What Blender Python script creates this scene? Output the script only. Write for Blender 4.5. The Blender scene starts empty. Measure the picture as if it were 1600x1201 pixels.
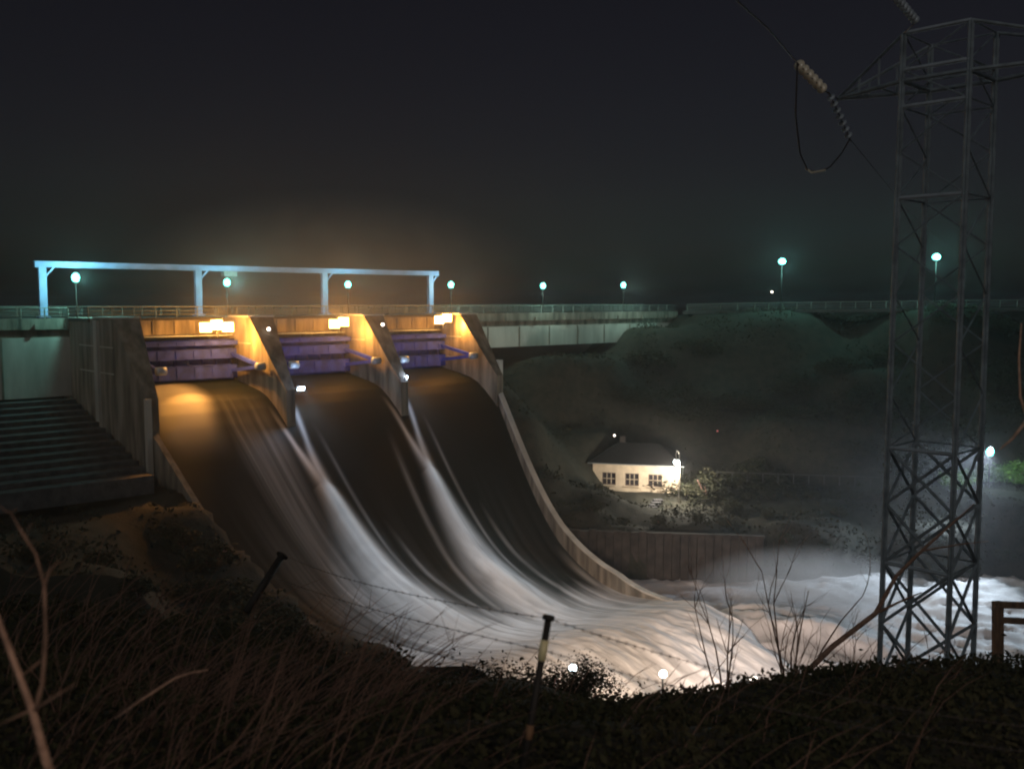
import bpy, math, random
import numpy as np
from mathutils import Vector, Matrix, noise as mnoise

random.seed(7); rng = np.random.default_rng(7)
S = bpy.context.scene
COL = S.collection
R = math.radians

# ------------------------------------------------------------------ camera
FPX = 1500.0
PITCH = math.atan(130.5 / FPX)
cd = bpy.data.cameras.new('camera'); cam = bpy.data.objects.new('camera', cd); COL.objects.link(cam)
cd.sensor_width = 36.0; cd.lens = 36.0 * FPX / 1600.0
cd.clip_start = 0.1; cd.clip_end = 6000
cam.location = (0, 0, 0); cam.rotation_euler = (math.pi / 2 - PITCH, 0, 0)
S.camera = cam
cd.dof.use_dof = True; cd.dof.focus_distance = 70.0; cd.dof.aperture_fstop = 2.0
# ------------------------------------------------------------------ world (night sky) and a faint added fill sun that lifts the dark ground
W_ = bpy.data.worlds.new("World"); S.world = W_; W_.use_nodes = True
nt = W_.node_tree; bg = nt.nodes['Background']
sky = nt.nodes.new('ShaderNodeTexSky'); sky.sky_type = 'NISHITA'; sky.sun_disc = False
sky.sun_elevation = R(38); sky.sun_rotation = R(200); sky.air_density = 1.0; sky.dust_density = 2.0
hs = nt.nodes.new('ShaderNodeHueSaturation'); hs.inputs['Saturation'].default_value = 0.55
hs.inputs['Hue'].default_value = .56
nt.links.new(sky.outputs[0], hs.inputs['Color']); nt.links.new(hs.outputs[0], bg.inputs[0])
bg.inputs[1].default_value = 0.0024
sd = bpy.data.lights.new('fill_sun', 'SUN'); sd.energy = 0.19; sd.angle = R(14); sd.color = (1.0, .96, .9)  # added fill light from behind the camera, brightens the ground
so = bpy.data.objects.new('fill_sun', sd); COL.objects.link(so); so.rotation_euler = (R(52), 0, R(-20))
S.view_settings.view_transform = 'Standard'; S.view_settings.look = 'None'
S.view_settings.exposure = 0.0; S.view_settings.gamma = 1.0; S.view_settings.use_curve_mapping = False
S.cycles.use_denoising = True
S.cycles.max_bounces = 5; S.cycles.volume_bounces = 0; S.cycles.filter_width = 2.1
S.cycles.sample_clamp_indirect = 4.0

# ------------------------------------------------------------------ helpers
def pt(px, py, D):
    x = (px - 800) / FPX; yv = (600.5 - py) / FPX
    d = Vector((x, math.cos(PITCH) + yv * math.sin(PITCH), -math.sin(PITCH) + yv * math.cos(PITCH)))
    return d * (D / d.y)

def mat(name, col, rough=.8, var=.25, scale=3.0, bump=.15, metal=0.0, spec=.4, col2=None, streak=None):
    m = bpy.data.materials.new(name); m.use_nodes = True
    n = m.node_tree.nodes; l = m.node_tree.links; b = n['Principled BSDF']
    b.inputs['Roughness'].default_value = rough; b.inputs['Metallic'].default_value = metal
    b.inputs['Specular IOR Level'].default_value = spec
    tc = n.new('ShaderNodeTexCoord'); mp = n.new('ShaderNodeMapping'); l.new(tc.outputs['Object'], mp.inputs[0])
    if streak: mp.inputs['Scale'].default_value = streak
    no = n.new('ShaderNodeTexNoise'); no.inputs['Scale'].default_value = scale; no.inputs['Detail'].default_value = 6
    l.new(mp.outputs[0], no.inputs['Vector'])
    cr = n.new('ShaderNodeValToRGB'); l.new(no.outputs['Fac'], cr.inputs[0])
    c2 = col2 or [min(1, c * (1 + var)) for c in col]
    c1 = col if col2 else [c * (1 - var) for c in col]
    cr.color_ramp.elements[0].position = .32; cr.color_ramp.elements[1].position = .68
    cr.color_ramp.elements[0].color = (*c1, 1); cr.color_ramp.elements[1].color = (*c2, 1)
    l.new(cr.outputs[0], b.inputs['Base Color'])
    if bump:
        n2 = n.new('ShaderNodeTexNoise'); n2.inputs['Scale'].default_value = scale * 4; n2.inputs['Detail'].default_value = 5
        l.new(mp.outputs[0], n2.inputs['Vector'])
        bp = n.new('ShaderNodeBump'); bp.inputs['Strength'].default_value = bump; bp.inputs['Distance'].default_value = .1
        l.new(n2.outputs['Fac'], bp.inputs['Height']); l.new(bp.outputs[0], b.inputs['Normal'])
    return m

def emis(name, col, s):
    m = bpy.data.materials.new(name); m.use_nodes = True
    b = m.node_tree.nodes['Principled BSDF']; b.inputs['Base Color'].default_value = (*col, 1)
    b.inputs['Emission Color'].default_value = (*col, 1); b.inputs['Emission Strength'].default_value = s
    return m

M = dict(
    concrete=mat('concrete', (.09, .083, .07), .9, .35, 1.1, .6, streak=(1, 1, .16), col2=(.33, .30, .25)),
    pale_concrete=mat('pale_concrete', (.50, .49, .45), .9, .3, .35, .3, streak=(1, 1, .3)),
    stone=mat('stone', (.07, .07, .075), .95, .4, 1.2, .5),
    blue_steel=mat('blue_steel', (.04, .07, .52), .7, .35, 1.0, .15, spec=.15),
    galvanised=mat('galvanised', (.42, .50, .58), .5, .2, 2.0, .05, metal=.2),
    gantry_paint=mat('gantry_paint', (.26, .38, .66), .5, .15, 1.0, .05),
    pylon_steel=mat('pylon_steel', (.24, .30, .35), .6, .3, 3.0, .1, metal=.1),
    rail_paint=mat('rail_paint', (.20, .24, .22), .55, .2, 2.0, .05),
    soil=mat('soil', (.018, .021, .015), 1, .5, .9, .8, col2=(.042, .039, .029)),
    asphalt=mat('asphalt', (.055, .055, .055), .9, .2, 2.0, .2),
    plaster=mat('plaster', (.66, .56, .42), .9, .12, 1.2, .1),
    roof=mat('roof', (.010, .009, .009), .9, .3, 2.0, .3),
    glass=mat('glass', (.035, .03, .035), .6, .2, 1, 0, spec=.1),
    frame=mat('frame', (.16, .12, .10), .7, .2, 3, .1),
    brick=mat('brick', (.040, .034, .030), .9, .45, 1.0, .4),
    wood=mat('wood', (.20, .12, .07), .85, .4, 6, .3, streak=(1, 1, .2)),
    bark=mat('bark', (.26, .17, .13), .9, .35, 14, .4),
    pale_bark=mat('pale_bark', (.46, .30, .23), .8, .3, 18, .4),
    twig=mat('twig', (.17, .095, .08), .9, .4, 5, .1),
    leaf=mat('leaf', (.026, .034, .018), .8, .5, 1.5, 0, spec=.15, col2=(.055, .052, .03)),
    leaf_dark=mat('leaf_dark', (.020, .026, .014), .8, .5, 1.5, 0, spec=.15, col2=(.045, .042, .024)),
    leaf_green=mat('leaf_green', (.07, .16, .04), .7, .5, 1.2, 0, spec=.2, col2=(.15, .26, .06)),
    dry=mat('dry', (.10, .06, .05), .8, .5, 1.5, 0, col2=(.22, .14, .11)),
    black=mat('black', (.02, .02, .02), .7, .2, 3, .1),
    reflective=mat('reflective', (.75, .72, .45), .4, .1, 8, 0),
    porcelain=mat('porcelain', (.82, .76, .62), .12, .1, 5, 0, spec=.8),
    wire=mat('wire', (.05, .045, .045), .6, .2, 5, 0),
    cabinet=mat('cabinet', (.6, .62, .6), .5, .1, 3, 0),
    cyan_bulb=emis('cyan_bulb', (.16, 1.0, .84), 6.5),
    white_bulb=emis('white_bulb', (.80, .95, 1.0), 12),
    sodium_bulb=emis('sodium_bulb', (1.0, .55, .16), 22),
    warm_bulb=emis('warm_bulb', (1.0, .86, .72), 9),
    red_bulb=emis('red_bulb', (1.0, .25, .25), .25),
    lamp_metal=mat('lamp_metal', (.22, .25, .27), .5, .2, 4, .05, metal=.3),
)

def worldloc(o):
    v = Vector((0, 0, 0))
    while o is not None:
        v = v + o.location; o = o.parent
    return v

class MB:
    def __init__(s): s.v = []; s.f = []; s.sm = False
    def quad(s, a, b, c, d):
        i = len(s.v); s.v += [Vector(a), Vector(b), Vector(c), Vector(d)]; s.f.append((i, i+1, i+2, i+3)); return s
    def hexa(s, p):                       # 8 points: bottom 4 ccw, top 4 ccw
        i = len(s.v); s.v += [Vector(q) for q in p]
        for f in ((0,3,2,1),(4,5,6,7),(0,1,5,4),(1,2,6,5),(2,3,7,6),(3,0,4,7)): s.f.append(tuple(i+k for k in f))
        return s
    def box(s, c, dx, dy, dz, ax=(1,0,0), ay=(0,1,0), az=(0,0,1)):
        c = Vector(c); ax = Vector(ax)*dx/2; ay = Vector(ay)*dy/2; az = Vector(az)*dz/2
        return s.hexa([c-ax-ay-az, c+ax-ay-az, c+ax+ay-az, c-ax+ay-az, c-ax-ay+az, c+ax-ay+az, c+ax+ay+az, c-ax+ay+az])
    def beam(s, a, b, w, h=None):
        a = Vector(a); b = Vector(b); h = h or w; d = (b-a); L = d.length
        if L < 1e-6: return s
        d /= L; up = Vector((0,0,1)) if abs(d.z) < .95 else Vector((1,0,0))
        sx = d.cross(up).normalized(); sz = sx.cross(d)
        return s.box((a+b)/2, w, L, h, sx, d, sz)
    def tube(s, pts, rad, n=6, cap=True):
        pts = [Vector(p) for p in pts]; rad = rad if hasattr(rad, '__len__') else [rad]*len(pts)
        i0 = len(s.v); s.sm = True
        for k, p in enumerate(pts):
            d = (pts[min(k+1, len(pts)-1)] - pts[max(k-1, 0)]).normalized()
            up = Vector((0,0,1)) if abs(d.z) < .9 else Vector((1,0,0))
            a = d.cross(up).normalized(); b = a.cross(d)
            for j in range(n):
                t = 2*math.pi*j/n; s.v.append(p + (a*math.cos(t) + b*math.sin(t))*rad[k])
        for k in range(len(pts)-1):
            for j in range(n):
                a = i0+k*n+j; b = i0+k*n+(j+1) % n; s.f.append((a, b, b+n, a+n))
        if cap:
            s.f.append(tuple(i0+j for j in range(n))[::-1]); s.f.append(tuple(i0+(len(pts)-1)*n+j for j in range(n)))
        return s
    def lathe(s, a, d, prof, n=10):       # prof: (distance along d, radius)
        a = Vector(a); d = Vector(d).normalized()
        return s.tube([a+d*t for t, r in prof], [r for t, r in prof], n)
    def prism(s, poly, e):                # poly of points, extruded by vector e
        i = len(s.v); n = len(poly); e = Vector(e)
        s.v += [Vector(p) for p in poly] + [Vector(p)+e for p in poly]
        s.f.append(tuple(range(i, i+n))[::-1]); s.f.append(tuple(range(i+n, i+2*n)))
        for k in range(n): s.f.append((i+k, i+(k+1) % n, i+n+(k+1) % n, i+n+k))
        return s
    def mesh(s, name, m, off=Vector((0,0,0))):
        me = bpy.data.meshes.new(name); me.from_pydata([tuple(v-off) for v in s.v], [], s.f)
        me.materials.append(m)
        if s.sm: me.polygons.foreach_set('use_smooth', [True]*len(me.polygons))
        me.update(); return me
    def build(s, name, m, parent=None, local=False):
        off = Vector((0,0,0)) if local or parent is None else worldloc(parent)
        o = bpy.data.objects.new(name, s.mesh(name, m, off)); COL.objects.link(o)
        if parent is not None: o.parent = parent
        return o

def tag(o, label=None, cat=None, group=None, kind=None):
    for k, v in (('label', label), ('category', cat), ('group', group), ('kind', kind)):
        if v: o[k] = v
    return o
def thing(name, label, cat, loc=(0,0,0), group=None):
    o = bpy.data.objects.new(name, None); COL.objects.link(o); o.location = loc; o.empty_display_size = .3
    return tag(o, label, cat, group)
def copy_tree(o, parent=None):
    c = o.copy(); COL.objects.link(c)
    if parent is not None: c.parent = parent
    for ch in [x for x in CH.get(o.name, [])]: copy_tree(ch, c)
    return c
CH = {}
def index_children():
    CH.clear()
    for o in bpy.data.objects:
        if o.parent: CH.setdefault(o.parent.name, []).append(o)
def clone(root, loc, rz=0, label=None, scale=None):
    index_children(); c = copy_tree(root); c.location = loc; c.rotation_euler = (0, 0, rz)
    if label: c['label'] = label
    if scale: c.scale = (scale,)*3 if not hasattr(scale, '__len__') else scale
    return c
def mesh_np(name, V, F, m, smooth=True):
    me = bpy.data.meshes.new(name); me.from_pydata(V.tolist(), [], F.tolist()); me.materials.append(m)
    if smooth: me.polygons.foreach_set('use_smooth', [True]*len(me.polygons))
    me.update(); o = bpy.data.objects.new(name, me); COL.objects.link(o); return o
def point_light(name, loc, col, power, rad=.15, spot=None, aim=None, blend=.6, parent=None):
    l = bpy.data.lights.new(name, 'SPOT' if spot else 'POINT'); l.energy = power; l.color = col; l.shadow_soft_size = rad
    if spot: l.spot_size = R(spot); l.spot_blend = blend
    o = bpy.data.objects.new(name, l); COL.objects.link(o); o.location = loc
    if aim is not None: o.rotation_euler = (Vector(aim)-Vector(loc)).to_track_quat('-Z', 'Y').to_euler()
    return o

# smooth value noise on arrays
def vnoise(x, y, seed=0):
    xi = np.floor(x).astype(int); yi = np.floor(y).astype(int); fx = x-xi; fy = y-yi
    fx = fx*fx*(3-2*fx); fy = fy*fy*(3-2*fy)
    def h(a, b):
        n = (a*374761393 + b*668265263 + seed*1442695041) & 0xffffffff
        n = ((n ^ (n >> 13)) * 1274126177) & 0xffffffff
        return ((n ^ (n >> 16)) & 0xffff)/65535.0
    return (h(xi, yi)*(1-fx)+h(xi+1, yi)*fx)*(1-fy) + (h(xi, yi+1)*(1-fx)+h(xi+1, yi+1)*fx)*fy
def fbm(x, y, seed=0, o=4):
    r = 0; a = .5
    for k in range(o): r = r + a*vnoise(x*2**k, y*2**k, seed+k); a *= .5
    return r

# ------------------------------------------------------------------ dam frame of reference
OX, OY = -36.4, 90.9
U = Vector((.743, .669, 0)); V = Vector((.669, -.743, 0)); Zv = Vector((0, 0, 1))
BAY = 14.0
DECK = -1.7
def C(k, s, z): return Vector((OX, OY, 0)) + U*k + V*s + Zv*z          # k metres along the dam, s metres downstream
def k_at(px, s):                                                        # k on line s seen at column px
    r = (px-800)/FPX; X = OX+V.x*s; Y = OY+V.y*s
    return (r*Y - X)/(U.x - r*U.y)
PROF = np.array([(-14,-6.5),(-5,-8.2),(0,-8.9),(2.5,-9.6),(5,-11.9),(8,-15.2),(11,-18.5),(14,-21.5),(17,-24.0),(20,-25.9),(24,-27.3),(28,-28.0),
                 (32,-28.1),(36,-27.4),(39,-26.6),(42,-26.1),(46,-26.6),(52,-28.6),(58,-30.6),(70,-31.5)])
def zwater(s):
    s = np.asarray(s, float); f = lambda q: np.interp(q, PROF[:,0], PROF[:,1])
    return (f(s-1.2)+2*f(s)+f(s+1.2))/4
def fac(s): return np.clip(1 - .01333*(np.asarray(s, float)-5), .545, 1.0)
def CH_pt(t, s, z): return C((1.5+(t-1.5)*float(fac(s)))*BAY, s, z)

# ------------------------------------------------------------------ ground
CP = np.array([
 (0,0,-1.7),(-8,0,-1.7),(8,0,-1.8),(0,-12,-1.5),(-30,-15,-1),(30,-15,-2),(0,5,-2.75),(-5,5,-2.7),(5,5,-2.8),
 (0,10,-4.6),(-10,10,-4.3),(8,10,-4.6),(0,20,-8.6),(-12,22,-8.8),(10,20,-8.6),(0,40,-17.4),(-14,40,-15.6),(14,40,-17.6),
 (0,58,-25),(-8,60,-24.5),(0,67,-30),(5,72,-33),(14,60,-25.5),(14,66,-31),(-6,66,-27.5),(-12,68,-26.5),
 (-20,30,-10.5),(-14.7,55,-20),(-18,66,-23.4),(-16,74,-26.5),(-24,78,-21.4),(-29,82,-18.0),(-31,84.5,-16.8),(-20,76,-23.6),(-30,62,-18.2),(-30,50,-15.6),
 (-33,88,-17),(-37,76,-17.6),(-38,60,-16.0),(-33,45,-13.2),(-42,84,-14.5),(-40,93,-13.5),
 (-51,95,-10.5),(-50,84,-13.3),(-60,90,-11),(-70,70,-13),(-70,40,-10),(-40,20,-6),(-100,60,-8),(-60,0,-2),
 (-100,120,-8),(-60,130,-14),(0,170,-14),(-40,200,-14),(-200,400,-14),(0,400,-14),(0,1500,-14),(-1500,1500,-14),
 (-8,127,-8.5),(-4,121,-10),(8,141,-8),(0,118,-14),(3,112,-20),(8,108,-23.8),(8,116,-22.6),(16,120,-25.2),(16,127,-25.2),(24,125,-25.0),(10,132,-18),(22,140,-14),(12,145,-8.6),(25,160,-4.5),
 (35,120,-24.4),(55,119,-22.4),(75,116,-22),(57,112,-22.5),(34,110,-25.2),(20,107,-25.0),(12,104,-25),(50,108,-25.5),(80,105,-24),
 (8,100,-33),(13,99,-33),(20,98,-34),(27,97,-34),(34,99,-32),(42,101,-31.5),(52,101,-31.5),(80,96,-31),(110,92,-31),
 (20,88,-34),(35,90,-34),(50,88,-34),(80,82,-34),(120,78,-34),(22,74,-34),(38,75,-34),(60,70,-34),(100,60,-34),(200,50,-34),(400,20,-34),
 (24,62,-27),(26,56,-23),(40,56,-22.6),(38,64,-28),(50,52,-20.5),(60,56,-25),(80,40,-18),(22,40,-15.9),(30,40,-15.2),(13,30,-12.2),(17,30,-12),(24,20,-8),(40,20,-8),(100,10,-8),
 (43,157,-1.9),(33,163,-1.9),(64,147,-1.5),(90,138,-1.2),(120,130,-1),(50,140,-10),(40,135,-16),(70,132,-10),(60,128,-17),(90,124,-11),
 (70,170,-2),(120,180,-1),(200,200,0),(300,120,-2),(500,500,0),(1500,1500,0),(1500,0,-5),(200,100,-20),
 (-1500,0,0),(0,-200,0),(-400,100,-2),(1500,-1500,0),(-1500,-1500,0)], float)
def terrain(x, y):
    x = np.asarray(x, float); y = np.asarray(y, float); sh = x.shape; x = x.ravel(); y = y.ravel()
    out = np.zeros_like(x)
    for i in range(0, len(x), 20000):
        dx = x[i:i+20000, None]-CP[None, :, 0]; dy = y[i:i+20000, None]-CP[None, :, 1]
        d2 = dx*dx+dy*dy; dmin = d2.min(1, keepdims=True)
        w = 1/(d2+2.0)**1.9
        w = w*np.exp(-d2/(dmin*14+60))
        out[i:i+20000] = (w*CP[None, :, 2]).sum(1)/w.sum(1)
    dist = np.sqrt(x*x+y*y)
    out += (fbm(x*.25, y*.25, 3)-.47)*1.3*np.clip((dist-3)/25, .12, 1)
    # the near bank falls away as one even slope
    slope = np.interp(x/np.maximum(y, 1), [-.5, -.3, -.15, 0, .1, .2, .3, .5], [.335, .362, .405, .415, .435, .430, .412, .395])
    cap = -slope*y + (fbm(x*.3, y*.3, 9)-.5)*.9
    out = np.where((y > 4) & (y < 62) & (np.abs(x) < .8*y+4), np.minimum(out, cap), out)
    # keep below spillway and the masonry steps
    k = (x-OX)*U.x+(y-OY)*U.y; s = (x-OX)*V.x+(y-OY)*V.y
    f = fac(s); half = 21*f; inside = (np.abs(k-21) < half+.3) & (s > -16) & (s < 44)
    out = np.where(inside, np.minimum(out, zwater(s)-3.5), out)
    out = np.where((x > 4) & (x < 26.2) & (y > 84) & (y < 102.9-.07*(x-5)), np.minimum(out, -33), out)
    st = (k < -.5) & (k > -50) & (s > -13.5) & (s < 9.5)
    out = np.where(st, np.minimum(out, -9.9-(s+12)*.262-1.0), out)
    return out.reshape(sh)
def gz(x, y): return float(terrain(np.array([x]), np.array([y]))[0])
def axis(lo, hi, step, far):
    a = list(np.arange(lo, hi+.01, step)); st = step; q = hi
    while q < far: st *= 1.35; q += st; a.append(q)
    st = step; q = lo
    while q > -far: st *= 1.35; q -= st; a.insert(0, q)
    return np.array(a)
xs = axis(-80, 110, .65, 2500); ys = axis(-14, 175, .65, 2500)
X, Y = np.meshgrid(xs, ys); Zg = terrain(X, Y)
nx, ny = len(xs), len(ys); idx = np.arange(nx*ny).reshape(ny, nx)
Fg = np.stack([idx[:-1,:-1], idx[:-1,1:], idx[1:,1:], idx[1:,:-1]], -1).reshape(-1, 4)
tag(mesh_np('ground', np.stack([X, Y, Zg], -1).reshape(-1, 3), Fg, M['soil']), 'dark grassy valley slopes', kind='structure')

# ------------------------------------------------------------------ water
def water_mat(name, foamcol, darkcol, rough_dark=.22):
    m = bpy.data.materials.new(name); m.use_nodes = True; n = m.node_tree.nodes; l = m.node_tree.links; b = n['Principled BSDF']
    at = n.new('ShaderNodeAttribute'); at.attribute_name = 'foam'
    mx = n.new('ShaderNodeMix'); mx.data_type = 'RGBA'
    mx.inputs['A'].default_value = (*darkcol, 1); mx.inputs['B'].default_value = (*foamcol, 1)
    l.new(at.outputs['Fac'], mx.inputs['Factor']); l.new(mx.outputs['Result'], b.inputs['Base Color'])
    mr = n.new('ShaderNodeMapRange'); mr.inputs['To Min'].default_value = rough_dark; mr.inputs['To Max'].default_value = .85
    l.new(at.outputs['Fac'], mr.inputs[0]); l.new(mr.outputs[0], b.inputs['Roughness'])
    b.inputs['Specular IOR Level'].default_value = .12
    return m
WM = water_mat('rushing_water', (.80, .82, .84), (.009, .014, .012), .6)
def add_foam(o, f):
    a = o.data.attributes.new('foam', 'FLOAT', 'POINT'); a.data.foreach_set('value', np.clip(f, 0, 1).astype(np.float32).ravel())

NT, NS = 330, 420
tt = np.linspace(0, 3, NT); ss = np.linspace(-6, 66, NS); T, Sx = np.meshgrid(tt, ss)
fc = fac(Sx) + np.clip(Sx-39, 0, 99)*.012
K = (1.5+(T-1.5)*fc)*BAY
Zw = zwater(Sx)
foam = np.zeros_like(T)
lat = (T-1.5)*21/1.5*fc                                      # metres from centreline, converging
st1 = fbm(T*26, Sx*.055, 11, 4); st2 = fbm(T*70, Sx*.09, 21, 3); st3 = fbm(T*9, Sx*.05, 31, 3)
def sstep(x, a, b):
    q = np.clip((x-a)/(b-a), 0, 1); return q*q*(3-2*q)
for tp, wid, seed in ((1, 1.25, 1), (2, 1.0, 2)):
    lc = (tp-1.5)*14*fc
    d = lat-lc + (fbm(Sx*.12, Sx*0+seed*3.3, 5, 2)-.4)*.8*sstep(Sx, 12, 22)
    off = 1.15*np.clip((11.0-Sx)/6.0, 0, 1.3)                 # the two sheets meet behind the pier nose
    w = .30 + np.clip(Sx-7, 0, 40)*.105*wid
    e = np.maximum(np.exp(-((d-off)/w)**2*1.3), np.exp(-((d+off)/w)**2*1.3))
    e = np.where(Sx > 11, np.exp(-(np.abs(d)/(w*1.15))**2.6), e)
    on = sstep(Sx, 3.0, 7.5)
    foam = np.maximum(foam, e*on*(.62+.55*st1))
    Zw = Zw + 1.15*np.exp(-(d/(.7+w*.55))**2)*sstep(Sx, 7, 13)*(1-sstep(Sx, 24, 36))
    # thin side streaks
    for o_, ww, a, s0 in ((-2.9*wid, .35, .34, 6), (2.6, .22, .34, 5), (4.4, .30, .30, 13)):
        dd = lat-lc-o_-(Sx-8)*.03*np.sign(o_)
        foam = np.maximum(foam, a*np.exp(-(dd/ww)**2)*sstep(Sx, s0, s0+6)*(.5+st2))
# broad churned strip in the left bay
foam = np.maximum(foam, .36*np.exp(-((T-.70)/.17)**4)*sstep(Sx, 1, 7)*(.25+1.5*st1*st2*1.6))
foam = np.maximum(foam, .20*np.exp(-((T-.42)/.12)**2)*sstep(Sx, 8, 20)*(st1+st2))
foam = np.maximum(foam, .10*st1*sstep(Sx, 8, 20)*np.clip(1.2*st3, 0, 1))
foam = np.maximum(foam, .55*(1-sstep(np.abs(T-.27), .10, .30))*(1-sstep(Sx, 2.5, 8)))
# foot of the chute turns white
on = sstep(Sx+5*(st3-.45)+3*(st1-.45), 25.5, 33)
foam = np.maximum(foam, on*(.45+.75*st1)*(.55+.7*st3))
foam = np.maximum(foam, .6*np.exp(-((T-.06)/.05)**2)*sstep(Sx, 17, 22))
foam = np.maximum(foam, .45*np.exp(-((T-2.93)/.05)**2)*sstep(Sx, 19, 27))
foam = np.where(Sx > 37, np.maximum(foam, .55+.5*st1), foam)
foam = foam*(1-sstep(Sx, 10, 24)*(1-np.clip(.45+1.15*fbm(T*14, Sx*.30, 71, 4), 0, 1.05)))
foam = np.clip(foam, .0, .97)
Zw = Zw + (fbm(K*.9, Sx*.55, 81, 4)-.45)*.38*sstep(Sx, 33, 45)
Zw = Zw - 4.5*sstep(Sx, 42, 56)*sstep(np.abs(T-1.5), 1.05, 1.5)
Zw = Zw + (st1-.45)*.16*sstep(Sx, 8, 24)*(1-.7*sstep(Sx, 36, 44)) + (fbm(K*.30, Sx*.16, 41, 4)-.45)*1.3*sstep(Sx, 36, 50)
XX = OX+U.x*K+V.x*Sx; YY = OY+U.y*K+V.y*Sx
idx = np.arange(NT*NS).reshape(NS, NT)
Fw = np.stack([idx[:-1,:-1], idx[:-1,1:], idx[1:,1:], idx[1:,:-1]], -1).reshape(-1, 4)
w = mesh_np('spillway_water', np.stack([XX, YY, Zw], -1).reshape(-1, 3), Fw, WM)
add_foam(w, foam); tag(w, 'white streaked water racing down three spillway bays', kind='structure')

# river / plunge pool
xs2 = axis(-4, 90, .45, 300); ys2 = np.arange(58, 106, .45)
X2, Y2 = np.meshgrid(xs2, ys2)
n1 = fbm(X2*.22+Y2*.08, Y2*.35, 51, 5); n2 = fbm(X2*.9, Y2*1.1, 61, 3)
Z2 = -30.3 + (n1-.45)*1.5 + (n2-.45)*.95 + 3.0*np.exp(-((X2-23)/9)**2-((Y2-82)/8)**2)
foam2 = np.clip(.45+1.35*(n1-.2)*(.5+n2), .3, .95)*(1-.5*sstep(X2, 60, 100))
idx = np.arange(X2.size).reshape(X2.shape)
Fr = np.stack([idx[:-1,:-1], idx[:-1,1:], idx[1:,1:], idx[1:,:-1]], -1).reshape(-1, 4)
o = mesh_np('river_water', np.stack([X2, Y2, Z2], -1).reshape(-1, 3), Fr, water_mat('foaming_water', (.74, .73, .74), (.04, .045, .045)))
add_foam(o, foam2); tag(o, 'churning foam in the pool below the spillway', kind='structure')
# reservoir behind the dam
mb = MB(); mb.quad(C(-400, -15, -4.2), C(72, -15, -4.2), C(72, -900, -4.2), C(-1200, -900, -4.2))
tag(mb.build('reservoir_water', mat('still_water', (.02, .025, .03), .12, .1, .2, .05)), 'black still reservoir behind the dam', kind='structure')

# ------------------------------------------------------------------ dam
dam = thing('dam', 'long concrete dam with three open spillway bays and four piers', 'dam', C(21, -8, -20))
# piers
def pier(k, s1=5.8, wid=1.3, nose=.45, lo=-24):
    mb = MB(); prof = [(-14.5, DECK), (-.3, DECK), (.2, -2.3), (4.3, -7.4), (5.6, -8.9), (s1, lo), (-14.5, lo)]
    hw = lambda s: wid if s <= 0 else wid+(nose-wid)*min(1, s/s1)
    L = [C(k-hw(s), s, z) for s, z in prof]; Rr = [C(k+hw(s), s, z) for s, z in prof]
    # body and tapered nose as two prisms sharing the s=0 section
    cut = [(-14.5, DECK), (-.3, DECK), (-.3, lo), (-14.5, lo)]
    mb.prism([C(k-wid, s, z) for s, z in cut], U*2*wid)
    i = len(mb.v); npf = [(-.3, DECK), (.2, -2.3), (4.3, -7.4), (5.6, -8.9), (s1, lo), (-.3, lo)]
    mb.v += [C(k-hw(s), s, z) for s, z in npf]+[C(k+hw(s), s, z) for s, z in npf]; n = len(npf)
    mb.f.append(tuple(range(i, i+n))[::-1]); mb.f.append(tuple(range(i+n, i+2*n)))
    for q in range(n): mb.f.append((i+q, i+(q+1) % n, i+n+(q+1) % n, i+n+q))
    return mb
for b in range(4):
    p = pier(b*BAY, 6.3 if b == 0 else 5.8).build('pier', M['concrete'], dam)
    if b == 0:
        for s_ in (-13.6, -4.2):
            MB().box(C(-1.45, s_, -8.5), .3, .9, 13.2 if s_ < -5 else 13.2, U, V).build('buttress', M['pale_concrete'], p)
        MB().box(C(-.62, 6.05, -12.8), .5, .5, 8.0, U, V).build('buttress', M['pale_concrete'], p)  # pale strip painted in for the lit front edge of the nose
    mbp = MB()
    mbp.box(C(b*BAY, -2.6, DECK+.09), 3.0, 4.6, .16, U, V).build('pier_cap', M['pale_concrete'], p)
    for z_ in (-4.4, -6.9):      # construction joints standing a touch proud
        MB().box(C(b*BAY, -4.9, z_), 2*1.3+.10, 9.4, .10, U, V).build('joint_band', M['pale_concrete'], p)
# walls either side
for k0, k1, zb in ((-60, -1.3, -9.8), (43.3, 98.5, -6.7)):
    wl = MB().box(C((k0+k1)/2, -13.2, (zb-3.7)/2-.0), abs(k1-k0), 1.4, abs(zb+3.7), U, V).build('wall', M['pale_concrete'], dam)
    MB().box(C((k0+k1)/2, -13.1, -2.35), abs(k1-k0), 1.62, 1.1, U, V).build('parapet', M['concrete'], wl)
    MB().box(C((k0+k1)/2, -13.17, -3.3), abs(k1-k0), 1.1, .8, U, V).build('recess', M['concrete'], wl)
    n = int(abs(k1-k0)/6)
    for q in range(1, n):
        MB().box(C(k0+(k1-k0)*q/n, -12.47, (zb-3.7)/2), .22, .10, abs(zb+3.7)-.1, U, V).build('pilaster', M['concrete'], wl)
    for q in range(1, n):
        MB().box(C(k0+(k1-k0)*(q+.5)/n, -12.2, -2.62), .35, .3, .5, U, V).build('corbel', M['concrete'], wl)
MB().box(C(21, -10, DECK-.2), 44.8, 7.6, .36, U, V).build('deck', M['asphalt'], dam)
MB().box(C(-30.8, -17, DECK-.2), 58.7, 6.2, .36, U, V).build('deck', M['asphalt'], dam)
MB().box(C(71.2, -17, DECK-.2), 55.5, 6.2, .36, U, V).build('deck', M['asphalt'], dam)
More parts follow.
